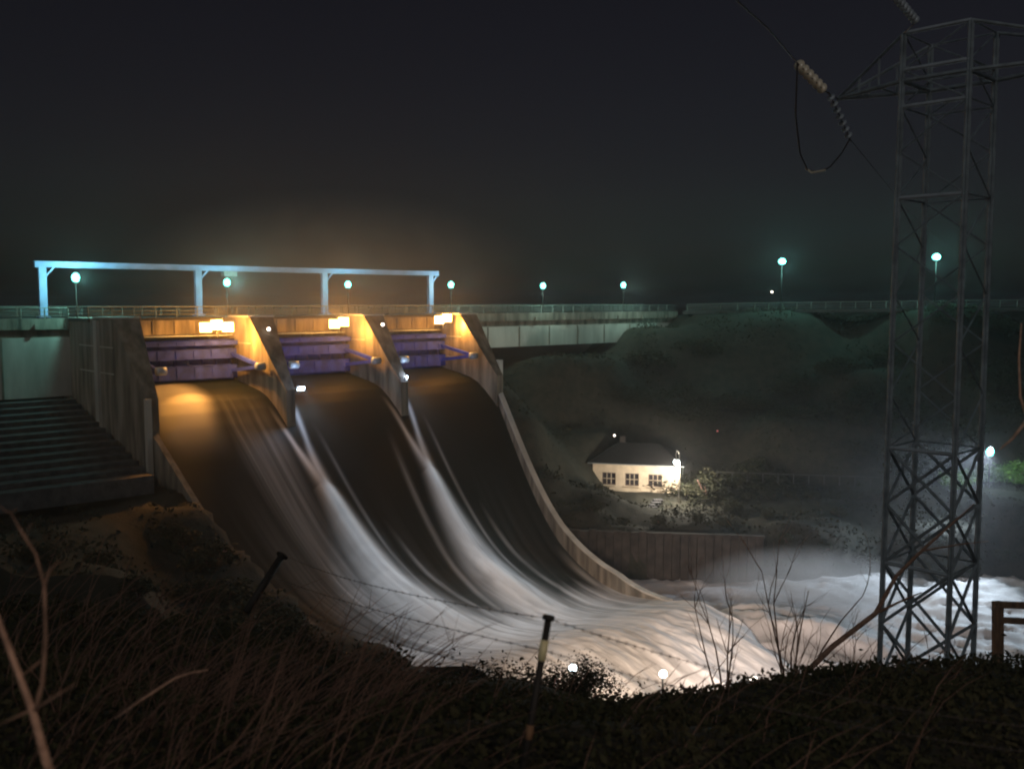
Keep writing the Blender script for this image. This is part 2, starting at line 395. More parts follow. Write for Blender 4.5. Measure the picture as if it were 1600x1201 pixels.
for b in range(3):
    kc = b*BAY+BAY/2
    bm_ = MB().box(C(kc, -5.9, -2.75), BAY-2.62, .7, 1.5, U, V).build('bridge_beam', M['concrete'], dam)
    for q in range(5):
        MB().box(C(kc-4.6+q*2.3, -5.5, -2.75), .25, .12, 1.3, U, V).build('rib', M['concrete'], bm_)
    MB().box(C(kc, -4.9, -3.62), BAY-2.62, 1.3, .12, U, V).build('catwalk', M['galvanised'], bm_)
    MB().box(C(kc, -9.5, -13), BAY-2.62, 9, 8.8, U, V).build('weir', M['concrete'], dam)
# sloping chute floor and training walls
def ribbon_wall(t, side, top, bot, thick, s0=5.2, s1=40.0, step=1.0):
    mb = MB(); ss_ = np.arange(s0, s1+.01, step); sec = []
    for s in ss_:
        p = CH_pt(t, s, 0); z = float(zwater(s)); d = U*side
        zt = z+top(s); sec.append([p+Zv*(z-bot), p+d*thick+Zv*(z-bot), p+d*thick+Zv*zt, p+Zv*zt])
    i = 0
    for q in sec: mb.v += q
    for a in range(len(sec)-1):
        for j in range(4): mb.f.append((a*4+j, a*4+(j+1) % 4, a*4+4+(j+1) % 4, a*4+4+j))
    mb.f.append((0,1,2,3)); n = (len(sec)-1)*4; mb.f.append((n+3, n+2, n+1, n))
    return mb
topw = lambda s: 1.4+.5*math.sin(min(1, max(0, (s-5)/30))*math.pi)-1.5*min(1, max(0, (s-31)/8))
wr = ribbon_wall(3.0, 1, topw, 7, .55).build('training_wall', M['concrete'], dam)
ribbon_wall(3.0, 1, lambda s: topw(s)+.16, -1.25+0.0-.0, .7).build('coping', M['pale_concrete'], wr) if False else None
mb = MB()
for s in np.arange(5.2, 39.2, 1.0):
    a = CH_pt(3.0, s, float(zwater(s))+topw(s)+.08)+U*.27; b = CH_pt(3.0, s+1, float(zwater(s+1))+topw(s+1)+.08)+U*.27
    mb.beam(a, b, .62, .14)
mb.build('coping', M['pale_concrete'], wr)
wl = ribbon_wall(0.0, -1, lambda s: .9, 7, .55, s1=30).build('training_wall', M['concrete'], dam)
fl = ribbon_wall(0.0, 1, lambda s: -3.0, 6, 0.01)
mb = MB(); sl = np.arange(-5, 40.1, 1.5)
for s in sl:
    mb.v += [CH_pt(0, s, float(zwater(s))-1.6), CH_pt(3, s, float(zwater(s))-1.6)]
for a in range(len(sl)-1): mb.f.append((2*a, 2*a+1, 2*a+3, 2*a+2))
mb.build('chute_floor', M['concrete'], dam)

# masonry steps on the left abutment
emb = thing('stepped_embankment', 'dark stone stepped slope running down beside the leftmost pier', 'embankment', C(-20, -2, -13))
n_steps = 13
for i in range(n_steps):
    s0 = -12+i*1.65; z = -10.0-i*.43
    MB().box(C(-26.6, s0+.82, z-.8), 50, 1.62, 1.6+.0, U, V).build('stone_step', M['stone'], emb)

# gates
def gate(b, label):
    kc = b*BAY+BAY/2; w = BAY-2*1.3-.1
    g = thing('spillway_gate', label, 'gate', C(kc, -3, -8.6), 'radial gates raised between the spillway piers')
    Rr = 8.0; cs, cz = 2.8, -6.6                              # trunnion axis
    a0, a1 = R(196), R(156)                                   # sector of the skin plate in the (s,z) plane
    mb = MB(); N = 12; mb.sm = True
    arc = [(cs+Rr*math.cos(a0+(a1-a0)*i/N)*.9, cz+Rr*math.sin(a0+(a1-a0)*i/N)*.8) for i in range(N+1)]
    for s, z in arc: mb.v += [C(kc-w/2, s, z), C(kc+w/2, s, z), C(kc+w/2, s-.12, z), C(kc-w/2, s-.12, z)]
    for i in range(N):
        for j in range(4): mb.f.append((i*4+j, i*4+(j+1) % 4, i*4+4+(j+1) % 4, i*4+4+j))
    mb.f.append((0,1,2,3)); mb.f.append((N*4+3, N*4+2, N*4+1, N*4))
    mb.build('skin_plate', M['blue_steel'], g)
    for z, h, dp in ((-4.35, .35, .5), (-5.5, .9, .55), (-7.35, 1.25, .7)):
        fr = max(-1, min(1, (z-cz)/(Rr*.8))); s = cs-Rr*.9*math.sqrt(1-fr*fr)+.45
        gr = MB().box(C(kc, s+dp/2, z), w-.06, dp, h, U, V).build('girder', M['blue_steel'], g)
        for e in (-1, 1):
            MB().box(C(kc, s+dp/2, z+e*(h/2+.03)), w-.10, dp+.16, .06, U, V).build('flange', M['blue_steel'], gr)
        for q in range(6):
            MB().box(C(kc-w/2+w*(q+.5)/6, s+dp+.04, z), .1, .09, h-.08, U, V).build('stiffener', M['blue_steel'], gr)
    for e in (-1, 1):
        kk = kc+e*(w/2-.55)
        for z in (-5.5, -7.35):
            MB().beam(C(kk, -3.6, z), C(kk+e*.2, cs, cz), .3, .36).build('arm', M['blue_steel'], g)
        MB().lathe(C(kk-.35, cs, cz), U, [(0, .4), (.9, .4)], 12).build('trunnion', M['galvanised'], g)
    for q in range(8):
        kk = kc-w/2+.4+(w-.8)*q/7
        MB().box(C(kk, -4.3, -6.4), .12, .3, 2.3, U, V).build('rib', M['blue_steel'], g)
    return g
gate(0, 'blue steel radial gate of the left bay, above orange lit water')
gate(1, 'blue steel radial gate of the middle bay')
gate(2, 'blue steel radial gate of the right bay, nearest the house')

# gantry frame
GS = -13.6
gk = [k_at(px, GS) for px in (70, 312, 508, 673)]
top = pt(70, 412, C(gk[0], GS, 0).y).z-.3
ga = thing('gantry', 'pale blue steel gantry frame standing over the spillway deck', 'gantry', C(gk[0], GS, DECK))
for k in gk:
    po = MB().box(C(k, GS, (DECK+top)/2), 0.72, .5, top-DECK, U, V).build('post', M['gantry_paint'], ga)
    MB().box(C(k, GS, DECK+.1), 1.1, 1.0, .2, U, V).build('base_plate', M['gantry_paint'], po)
bm_ = MB().box(C((gk[0]+gk[3])/2+.3, GS, top+.25), gk[3]-gk[0]+2.0, .5, .5, U, V).build('beam', M['gantry_paint'], ga)
for e in (-1, 1):
    MB().box(C((gk[0]+gk[3])/2+.3, GS, top+.25+e*.28), gk[3]-gk[0]+2.1, .66, .06, U, V).build('flange', M['gantry_paint'], bm_)
MB().box(C(gk[1]+3.8, GS, top-.35), 1.6, .8, .6, U, V).build('hoist', M['lamp_metal'], ga)
for k in gk:
    MB().beam(C(k+.3, GS, top-1.0), C(k+1.2, GS, top), .16).build('brace', M['gantry_paint'], ga)

# deck railing (downstream side) and the road railing on the hill
def railing(path, label, spacing=2.2, h=1.08):
    r = thing('railing', label, 'railing', path[0])
    for z in (h, h*.62, h*.28):
        mb = MB()
        for a, b in zip(path[:-1], path[1:]): mb.beam(a+Zv*z, b+Zv*z, .09 if z == h else .06)
        mb.build('rail', M['rail_paint'], r)
    me = None
    for a, b in zip(path[:-1], path[1:]):
        L = (b-a).length; n = max(1, int(L/spacing))
        for i in range(n):
            p = a+(b-a)*(i/n)
            if me is None: me = MB().box((0, 0, h/2), .1, .1, h).mesh('railing_post', M['rail_paint'])
            o = bpy.data.objects.new('railing_post', me); COL.objects.link(o); o.parent = r; o.location = p-path[0]
    return r
railing([C(-60, -12.45, DECK-.1), C(-1.4, -12.45, DECK-.1), C(-1.4, -6.4, DECK), C(43.4, -6.4, DECK), C(43.4, -12.45, DECK-.1), C(98, -12.45, DECK-.1)], 'pale green railing along the downstream edge of the dam deck')
railing([C(-60, -19.6, DECK), C(98, -19.6, DECK)], 'pale railing along the far reservoir side of the dam')
road_pts = [C(98, -10, DECK), Vector((40, 160, -1.45)), Vector((64, 148.5, -1.1)), Vector((92, 139, -.8)), Vector((130, 130, -.6))]
mbr = MB()
for i, (a, b) in enumerate(zip(road_pts[:-1], road_pts[1:])):
    d = (b-a).normalized(); n = Vector((d.y, -d.x, 0))
    mbr.hexa([a-n*3.6-Zv*.5, a+n*3.6-Zv*.5, b+n*3.6-Zv*.5, b-n*3.6-Zv*.5, a-n*3.6, a+n*3.6, b+n*3.6, b-n*3.6])
tag(mbr.build('road', M['asphalt']), 'road leaving the dam along the right hillside', kind='structure')
off = [p+Vector((-.5, -3.3, .02)) for p in road_pts]
railing(off, 'pale railing along the hillside road right of the dam')

# ------------------------------------------------------------------ street lamps
def lamp_proto(h, name='street_lamp', bulb='cyan_bulb', r=.40):
    t = thing(name, 'x', 'street lamp', (0, 0, 0), None)
    MB().tube([(0,0,0), (0,0,h*.5), (0,0,h-.5)], [.075, .06, .05], 8).build('pole', M['black'], t, True)
    hd = MB().lathe((0, 0, h-.55), (0, 0, 1), [(0, .08), (.12, .26), (.16, .1)], 12).build('lamp_holder', M['lamp_metal'], t, True)
    mb = MB(); mb.lathe((0, 0, h-.5), (0, 0, 1), [(0, .2), (.15, r*.8), (.45, r), (.7, r*.85), (.9, r*.35)], 12).build('globe', M[bulb], t, True)
    MB().lathe((0, 0, h+.4), (0, 0, 1), [(0, r*.75), (.08, r*.5), (.16, .03)], 12).build('cap', M['lamp_metal'], hd, True)
    return t
lp = lamp_proto(4.2)
CY = (.36, 1.0, .88)
lamp_px = [(122, 'cyan street lamp nearest the left end of the gantry'), (357, 'second cyan street lamp from the left, under the gantry beam'),
           (545, 'third cyan street lamp from the left, beside the third gantry post'), (705, 'cyan street lamp just right of the gantry'),
           (848, 'small cyan street lamp on the dam between two others, above the pale wall'), (973, 'cyan street lamp near the right end of the pale dam wall')]
for i, (px, lb) in enumerate(lamp_px):
    p = C(k_at(px, -12.4), -12.4, DECK)
    zt = [2.45, 2.15, 2.1, 2.25, 2.3, 2.6][i]
    o = lp if i == 0 else clone(lp, p)
    if i == 0: index_children(); o.location = p; base_loc = Vector(p)
    o['label'] = lb; o['group'] = 'street lamps along the dam crest'
    o.scale = (1, 1, (zt-DECK)/4.2)
    point_light('street_light', p+V*2.3+Zv*(zt-DECK-.1), (CY if i < 3 else (.62, 1.0, .86)), [2000, 900, 850, 1200, 1300, 1600][i], .3)
lp2 = lamp_proto(7.6, r=.62); first2 = True
for px, py, D, lb, pw in ((1222, 408, 155, 'bright cyan street lamp on the hillside road, left of the pylon', 2700),
                          (1463, 401, 145, 'bright cyan street lamp seen between the pylon legs', 2500)):
    q = pt(px, py, D); bz = -1.35 if px < 1300 else -1.0
    if first2: o = lp2; o.location = (q.x, q.y, bz); o['label'] = lb; first2 = False
    else: o = clone(lp2, (q.x, q.y, bz), 0, lb)
    o.scale = (1, 1, (q.z-bz)/7.6); o['group'] = 'street lamps on the hillside road'
    point_light('street_light', q+Vector((0, -1.3, -.1)), CY, pw, .3)
q = pt(1547, 705, 113); gzz = gz(q.x, q.y)
o = clone(lp, (q.x, q.y, gzz), 0, 'white street lamp beside the bright green bush at the right edge', (1.05, 1.05, (q.z-gzz)/4.2)); o.pop('group', None) if 'group' in o else None
point_light('street_light', q+Vector((0, -.5, .55)), (.75, .95, 1.0), 1500, .25)
point_light('street_light', q+Vector((-.5, -.8, .0)), (.72, .86, 1.0), 46000, .25, 78, (33, 90, -30), .9)

# ------------------------------------------------------------------ sodium floodlights at the piers
def flood_cluster(k, s, z, label, n=3):
    t = thing('floodlight', label, 'floodlight', C(k, s, z-1.2), 'sodium floodlights at the spillway piers')
    MB().tube([C(k, s, z-1.2), C(k, s, z)], .07, 8).build('pole', M['lamp_metal'], t)
    MB().beam(C(k-n*.55, s, z), C(k+n*.55, s, z), .1).build('crossbar', M['lamp_metal'], t)
    dr = (V*.85-U*.5-Zv*.25).normalized(); sx = dr.cross(Zv).normalized(); up = sx.cross(dr)
    for i in range(n):  # heads multiplied and oversized so their glow imitates glare bloom
        c = C(k-n*.6+.6+i*1.2, s, z)+dr*.35+Zv*(.12 if i % 2 else -.1)
        h = MB().box(c-dr*.12, 1.18, .3, 1.02, sx, dr, up).build('lamp_head', M['lamp_metal'], t)
        MB().box(c+dr*.06, 1.12, .08, .95, sx, dr, up).build('lens', M['sodium_bulb'], h)
    return t
SOD = (1.0, .39, .065)
for i, (px, py, sp, lb, n, pw) in enumerate(((340, 508, -1.8, 'orange sodium floodlight at the left spillway bay, brightest of the three', 3, 4200),
                                      (530, 503, -1.8, 'orange sodium floodlight at the middle spillway bay', 2, 2600),
                                      (692, 497, -1.8, 'orange sodium floodlight at the right spillway bay', 2, 2600))):
    k = k_at(px, sp); Dd = C(k, sp, 0).y; z = pt(px, py, Dd).z
    flood_cluster(k, sp, z, lb, n)
    point_light('sodium_light', C(k+.9, .3, z-.9), SOD, pw*.60, .35)
    point_light('sodium_light', C(k-.3, sp+.8, z+.9), SOD, pw*.45, .3)
    if i == 0: point_light('sodium_spot', C(k-.5, sp+1.0, z-.3), SOD, 12000, .3, 34, C(4.6, 3.2, -10), .9)
# small white spotlights on the pier noses, pointing down the chutes
def spot(px, py, k, s, label, aims, pw):
    Dd = C(k, s, 0).y; p = pt(px, py, Dd)
    t = thing('spotlight', label, 'spotlight', p, 'white spotlights on the pier noses')
    dr = (V*.9+U*.25-Zv*.25).normalized(); sx = dr.cross(Zv).normalized(); up = sx.cross(dr)
    MB().box(p-dr*.2, .6, .4, .4, sx, dr, up).build('lamp_head', M['lamp_metal'], t)
    MB().box(p+dr*.03, .95, .06, .34, sx, dr, up).build('lens', M['white_bulb'], t)
    MB().beam(p-dr*.25, C(round(k/BAY)*BAY, s-1.5, p.z-.1), .12).build('bracket', M['lamp_metal'], t)
    for a, w_ in aims: point_light('spot_light', p+dr*.25, (.70, .86, 1.0), w_, .12, 38, a, 1.0)
    point_light('gate_fill_light', p+dr*.3+Zv*.2, (.60, .74, 1.0), 700, .2)  # added all-round light that turns the gates bluer
spot(470, 607, 15.2, 5.0, 'white spotlight on the first inner pier, left of two', [(CH_pt(1.0, 25, -26), 19000)], 0)
spot(632, 590, 28.8, 5.0, 'white spotlight on the second inner pier, right of two', [(CH_pt(2.0, 25, -26), 19000)], 0)
# pin-prick fittings
def fitting(px, py, D, m, label, size=.22, name='wall_lamp'):
    p = pt(px, py, D); t = thing(name, label, 'lamp', p)
    MB().lathe(p+Vector((0, .14, 0)), (0, -1, 0), [(0, size*.6), (.1, size), (.14, size*.9)], 8).build('housing', M['lamp_metal'], t)
    MB().lathe(p, (0, -1, 0), [(0, size*.8), (.12, size*.75), (.2, size*.35)], 8).build('lens', M[m], t)
fitting(420, 514, 99.5, 'warm_bulb', 'small pinkish lamp beside the first inner pier top')
fitting(598, 507, 108, 'warm_bulb', 'small pinkish lamp beside the second inner pier top')
fitting(1206, 456, 152, 'warm_bulb', 'tiny white lamp left of the hillside street lamp pole', .2)
fitting(960, 680, 128, 'warm_bulb', 'tiny white lamp above the roof of the house', .16)
fitting(1121, 673, 130, 'red_bulb', 'faint tiny red lamp on the slope right of the house', .16)
p = C(43.2, 4.4, 0)
bx = thing('cabinet', 'small white electrical cabinet on the nose of the last pier', 'cabinet', C(42.9, 3.9, -8.3))
MB().box(C(43.1, 4.1, -8.3), .7, .8, 2.3, U, V).build('body', M['cabinet'], bx)
MB().box(C(43.1, 4.55, -8.3), .55, .05, 2.0, U, V).build('door', M['cabinet'], bx)

# ------------------------------------------------------------------ house
A = pt(926, 768, 126); B = pt(1062, 774, 123.2); zb = -25.4; zt = pt(926, 722, 126).z
hu = Vector((B.x-A.x, B.y-A.y, 0)); HL = hu.length; hu.normalize(); hv = Vector((-hu.y, hu.x, 0)); 
def H(a, d, z): return Vector((A.x, A.y, 0))+hu*a+hv*d+Zv*z
house = thing('house', 'small cream single storey house with three windows and dark roof', 'house', H(HL/2, 3, zb))
zb_ = pt(926, 768, 126).z
wins = [(pt(px, 747, 125).x-A.x)/hu.x for px in (952, 987, 1022)]
ww, wh = 1.8, 1.65; zc = pt(952, 747.5, 125.4).z
# facade wall with real openings
edges = [0]+[e for c in wins for e in (c-ww/2, c+ww/2)]+[HL]
fw = MB()
for i in range(0, len(edges), 2):
    a0, a1 = edges[i], edges[i+1]; fw.box(H((a0+a1)/2, .15, (zb_+zt)/2), a1-a0, .3, zt-zb_, hu, hv)
for c in wins:
    fw.box(H(c, .15, (zb_+zc-wh/2)/2), ww, .3, zc-wh/2-zb_, hu, hv); fw.box(H(c, .15, (zt+zc+wh/2)/2), ww, .3, zt-zc-wh/2, hu, hv)
fw.box(H(.15, 3.2, (zb_+zt)/2), .3, 5.8, zt-zb_, hu, hv); fw.box(H(HL-.15, 3.2, (zb_+zt)/2), .3, 5.8, zt-zb_, hu, hv); fw.box(H(HL/2, 6.25, (zb_+zt)/2), HL, .3, zt-zb_, hu, hv)
fw.build('wall', M['plaster'], house)
MB().box(H(HL/2, 3.2, zb_-.9), HL+.3, 6.7, 1.8, hu, hv).build('plinth', M['brick'], house)
for c in wins:
    w = MB()
    for e in (-1, 1):
        w.box(H(c+e*(ww/2-.05), .12, zc), .1, .12, wh, hu, hv); w.box(H(c, .12, zc+e*(wh/2-.05)), ww-.2, .12, .1, hu, hv)
    win = w.build('window', M['frame'], house)
    for i in range(3):
        for j in range(2):
            MB().box(H(c-.58+.58*i, .2, zc-.38+.76*j), .5, .03, .66, hu, hv).build('pane', M['glass'], win)
    for i in (-1, 1): MB().box(H(c+.29*i, .13, zc), .07, .07, wh-.2, hu, hv).build('muntin', M['plaster'], win)
    MB().box(H(c, .13, zc), ww-.22, .08, .07, hu, hv).build('muntin', M['plaster'], win)
    MB().box(H(c, -.1, zc-wh/2-.06), ww+.2, .3, .1, hu, hv).build('sill', M['plaster'], win)
ro = MB(); e = .6; h = 2.3
a = [H(-e, -e, zt+.02), H(HL+e, -e, zt+.02), H(HL+e, 6.4+e, zt+.02), H(-e, 6.4+e, zt+.02), H(3, 3.2, zt+h), H(HL-3, 3.2, zt+h)]
ro.v += a; ro.f += [(0,1,5,4), (1,2,5), (2,3,4,5), (3,0,4), (0,3,2,1)]
rf = ro.build('roof', M['roof'], house)
MB().box(H(HL*.3, 4.0, zt+2.3), .7, .7, 1.6, hu, hv).build('chimney', M['brick'], rf)
MB().beam(H(-e, -e-.05, zt+.0), H(HL+e, -e-.05, zt+.0), .12).build('gutter', M['lamp_metal'], rf)
# lamp in front of the house corner
q = pt(1057, 722, 119); gzz = gz(q.x, q.y)
t = thing('yard_lamp', 'bright white yard lamp on a hooked pole at the right corner of the house', 'street lamp', (q.x, q.y, gzz))
MB().tube([(q.x+.35, q.y, gzz), (q.x+.35, q.y, q.z+.8), (q.x+.25, q.y, q.z+1.3), (q.x, q.y, q.z+1.5), (q.x-.1, q.y, q.z+1.0), (q.x, q.y, q.z+.5)], .07, 8).build('pole', M['pale_concrete'], t)
MB().lathe(q+Zv*.5, (0, 0, -1), [(0, .1), (.15, .42), (.2, .4)], 12).build('shade', M['lamp_metal'], t)
MB().lathe(q+Zv*.32, (0, 0, -1), [(0, .3), (.3, .42), (.6, .2)], 12).build('bulb', M['white_bulb'], t)
point_light('yard_light', q+Vector((-.1, -.8, -.8)), (1.0, .88, .72), 4600, .2)
# steps below the house
st_ = thing('stairway', 'grey concrete steps going down the bank below the house', 'stairs', pt(1010, 800, 114))
p0 = pt(1003, 812, 112); p1 = pt(1028, 780, 119)
for i in range(9):
    p = p0+(p1-p0)*(i/8); MB().box((p.x, p.y, p.z-.3), 1.2, .9, .6).build('step', M['stone'], st_)

# retaining wall along the river
rw = thing('retaining_wall', 'reddish brown panelled retaining wall along the river below the house', 'wall', pt(1040, 910, 101))
pxs = np.arange(880, 1200, 13.0)
for i, (a, b) in enumerate(zip(pxs[:-1], pxs[1:])):
    D0 = 103-1.5*(a-880)/320; D1 = 103-1.5*(b-880)/320
    ztp = -24.7-.6*(i/len(pxs))-.1*(i % 3); pa = pt(a, 900, D0); pb = pt(b, 900, D1); pa.z = pb.z = (ztp-31)/2
    d = (pb-pa); L = d.length; d.normalize(); n = Vector((-d.y, d.x, 0))
    MB().box((pa+pb)/2+n*(.10*(i % 2)), L-.07, .5, abs(-31-ztp), d, n).build('panel', M['brick'], rw)
mb = MB(); mb.beam(pt(880, 829, 103.2), pt(1194, 838, 101.7), .7, .25); mb.build('coping', M['brick'], rw)

# ------------------------------------------------------------------ foliage
def leaf_blob(n, rad, leaf, flat=.75, seed=0, upright=0):
    r = np.random.default_rng(seed); mb_v = []; F = []
    nc = max(6, n//90); cen = r.normal(size=(nc, 3)); cen /= np.linalg.norm(cen, axis=1)[:, None]; cen *= (r.random((nc, 1))**.45)*np.array([1, 1, flat])
    cen[:, 2] = cen[:, 2]*.8+.35*flat
    for i in range(n):
        c = cen[r.integers(nc)]+r.normal(size=3)*.19*np.array([1, 1, .8])
        c = c*rad; a = r.normal(size=3); a /= np.linalg.norm(a); a[2] = a[2]*.6+upright; b = np.cross(a, r.normal(size=3)); b /= np.linalg.norm(b)+1e-6
        L = leaf*(.6+.9*r.random()); k = len(mb_v)
        mb_v += [c-a*L, c+b*L*.42, c+a*L, c-b*L*.42]; F.append((k, k+1, k+2, k+3))
    return np.array(mb_v), np.array(F)
def shrub_proto(name, label, cat, n, rad, leaf, m, seed, group=None, flat=.75, stems=5, sm='twig', upright=0):
    t = thing(name, label, cat, (0, 0, 0), group)
    Vx, F = leaf_blob(n, rad, leaf, flat, seed, upright); me = bpy.data.meshes.new('foliage'); me.from_pydata(Vx.tolist(), [], F.tolist()); me.materials.append(M[m])
    o = bpy.data.objects.new('foliage', me); COL.objects.link(o); o.parent = t
    r = random.Random(seed); mb = MB()
    for i in range(stems):
        a = r.uniform(0, 6.28); q = rad*r.uniform(.3, .8)
        mb.tube([(0, 0, -.6*rad), (math.cos(a)*q*.3, math.sin(a)*q*.3, rad*.1), (math.cos(a)*q, math.sin(a)*q, rad*flat*r.uniform(.5, 1.0))], [.05*rad, .035*rad, .012*rad], 5)
    mb.build('stem', M[sm], t, True)
    return t
def tree_proto(label, h, rad, n, leaf, m, seed):
    t = thing('tree', label, 'tree', (0, 0, 0)); r = random.Random(seed); mb = MB()
    mb.tube([(0,0,-1), (.05*h, 0, h*.3), (.02*h, .03*h, h*.55), (0, 0, h*.85)], [.035*h, .026*h, .018*h, .006*h], 7)
    for i in range(9):
        a = r.uniform(0, 6.28); z = h*r.uniform(.3, .7); q = rad*r.uniform(.6, .95)
        mb.tube([(0, 0, z), (math.cos(a)*q*.5, math.sin(a)*q*.5, z+h*.08), (math.cos(a)*q, math.sin(a)*q, z+h*.2)], [.011*h, .007*h, .003*h], 5)
    mb.build('trunk', M['bark'], t, True)
    Vx, F = leaf_blob(n, rad, leaf, 1.2, seed); Vx[:, 2] += h*.5; me = bpy.data.meshes.new('crown'); me.from_pydata(Vx.tolist(), [], F.tolist()); me.materials.append(M[m])
    o = bpy.data.objects.new('crown', me); COL.objects.link(o); o.parent = t
    return t
placed = set()
def put(proto, x, y, label, rz=0, sc=1, dz=0, group=None):
    z = gz(x, y)+dz
    if proto.name in placed: o = clone(proto, (x, y, z), rz, label, sc)
    else:
        placed.add(proto.name); o = proto; o.location = (x, y, z); o.rotation_euler = (0, 0, rz); o['label'] = label
        o.scale = (sc,)*3 if not hasattr(sc, '__len__') else sc
    if group: o['group'] = group
    return o
# hillside trees and shrubs (right slope, between the dam and the pylon)
sd1 = shrub_proto('thicket', 'x', 'thicket', 2600, 2.2, .16, 'leaf_dark', 3, sm='black')
sd2 = shrub_proto('thicket', 'x', 'thicket', 2600, 2.0, .14, 'leaf', 4, sm='black')
rr = random.Random(5)
spots = [(1085, 640, 136), (1150, 600, 140), (1180, 690, 128), (1255, 640, 134), (1300, 580, 140), (1350, 690, 126), (1420, 620, 132), (1010, 560, 150), (1100, 545, 150), (1560, 600, 130), (1500, 655, 126), (985, 640, 138)]
spots += [(rr.uniform(1060, 1600), rr.uniform(540, 700), 0) for _ in range(22)]
for i, (px, py, D) in enumerate(spots):
    D = D or 148-(py-520)*.14
    q = pt(px, py, D)
    put(sd1 if i % 2 else sd2, q.x, q.y, 'x', rr.uniform(0, 6), (rr.uniform(1.2, 2.2), rr.uniform(1.2, 2), rr.uniform(.8, 1.3)), -.2, group='dark thickets on the slope right of the dam')
sh = shrub_proto('shrub', 'x', 'shrub', 1500, 1.6, .16, 'leaf', 8)
sg = shrub_proto('shrub', 'x', 'shrub', 2400, 2.0, .17, 'leaf_green', 9)
sgd = shrub_proto('shrub', 'x', 'shrub', 2600, 2.1, .15, 'leaf_dark', 19)
put(sgd, pt(1108, 770, 119).x, 119, 'green lit shrub right of the yard lamp and house', 0, 1.5, .5)
put(sg, pt(1500, 740, 115.5).x, 115.5, 'bright green bush left of the white street lamp', 1, (1.1, 1, .8), .4)
put(sg, pt(1585, 740, 116).x, 116, 'bright green bush right of the white street lamp', 2, (1.5, 1.1, .95), .7)
put(sg, pt(1535, 740, 117).x, 117, 'bright green bush directly behind the white street lamp', 2.6, (1.1, 1, .7), .4)
for i in range(10):
    px = 1135+i*34; D = 119-i*.3; q = pt(px, 745, D)
    put(sh, q.x, D, 'low dark hedge shrub along the riverside terrace', rr.uniform(0, 6), rr.uniform(.5, .75), .1, group='hedge shrubs along the riverside terrace')
for i, (px, D) in enumerate(((925, 108), (975, 107), (1030, 108), (1090, 107), (1130, 108), (1175, 106), (1230, 106), (1290, 105), (1350, 106), (1200, 112), (1310, 112), (1140, 115))):
    q = pt(px, 800, D); put(sh, q.x, D, 'dark shrub on the bank above the retaining wall', rr.uniform(0, 6), rr.uniform(.5, .9), .1, group='shrubs on the far river bank')
for i, (px, D) in enumerate(((1420, 104), (1470, 105), (1520, 104), (1380, 103.5), (1570, 105))):
    q = pt(px, 850, D); put(sh, q.x, D, 'dark shrub at the waterline of the far bank', rr.uniform(0, 6), rr.uniform(.6, 1.0), .1, group='waterline shrubs')
# low bank fence line on the terrace
tf = thing('terrace_fence', 'pale low fence along the riverside terrace left of the green bushes', 'fence', pt(1130, 745, 121))
for i in range(16):
    a = pt(1120+i*24, 737+i*.8, 121-i*.25); b = pt(1144+i*24, 737.8+i*.8, 120.75-i*.25)
    MB().beam(a, b, .08).build('rail', M['stone'], tf); MB().beam(a, (a.x, a.y, a.z-1.2), .09).build('post', M['stone'], tf)

# left slope: dark shrubs
for i, (px, D) in enumerate(((60, 66), (150, 68), (210, 62), (300, 72), (330, 60), (110, 50), (380, 66), (30, 80), (120, 80), (260, 78), (400, 74), (250, 50), (430, 62), (285, 78), (325, 76), (350, 73), (375, 71), (405, 69), (435, 66), (335, 66), (365, 62))):
    q = pt(px, 800, D); put(sh, q.x, D, 'dark shrub on the unlit left bank of the spillway', rr.uniform(0, 6), rr.uniform(.6, 1.05)+(.55 if i > 12 else 0), 0, group='shrubs on the left bank')

# near bank bushes making the dark silhouette
nb = shrub_proto('bush', 'x', 'bush', 6500, 1.5, .055, 'leaf_dark', 18, flat=.7, stems=8)
nb2 = shrub_proto('bush', 'x', 'bush', 6000, 1.5, .062, 'leaf_dark', 28, flat=.8, stems=8)
def near(px, py, D, r_, which, label='dark leafy bush in the undergrowth of the near bank', group='bushes of the near bank'):
    """a bush whose top stands at row py"""
    q = pt(px, py, D); x, y = q.x, q.y; g = gz(x, y); sc = r_/1.5
    o = put(which, x, y, label, rr.uniform(0, 6), sc, 0, group); o.location.z = min(q.z-r_*1.22, g+.3)
sil = [(20, 935), (80, 955), (150, 970), (215, 975), (290, 960), (350, 945), (400, 950), (440, 968), (480, 985), (530, 1000), (580, 1030), (630, 1058), (690, 1040), (740, 1028), (790, 1030), (850, 1022), (900, 1034), (945, 1058), (990, 1085),
       (1040, 1104), (1090, 1100), (1140, 1088), (1190, 1085), (1240, 1068), (1290, 1052), (1345, 1042), (1400, 1035), (1450, 1038), (1500, 1030), (1550, 1032), (1600, 1018), (1650, 1010)]
for i, (px, py) in enumerate(sil):
    near(px, py+rr.uniform(-16, 14), 22+(i*7 % 5)*1.5, 1.0+.35*((i*3) % 4), nb if i % 2 else nb2)
for i in range(22):
    px = -20+i*76+rr.uniform(-15, 15); py = np.interp(px, [s_[0] for s_ in sil], [s_[1] for s_ in sil])+55+rr.uniform(-10, 20)
    near(px, py, 13+rr.uniform(-1.5, 1.5), 1.15, nb2 if i % 2 else nb)
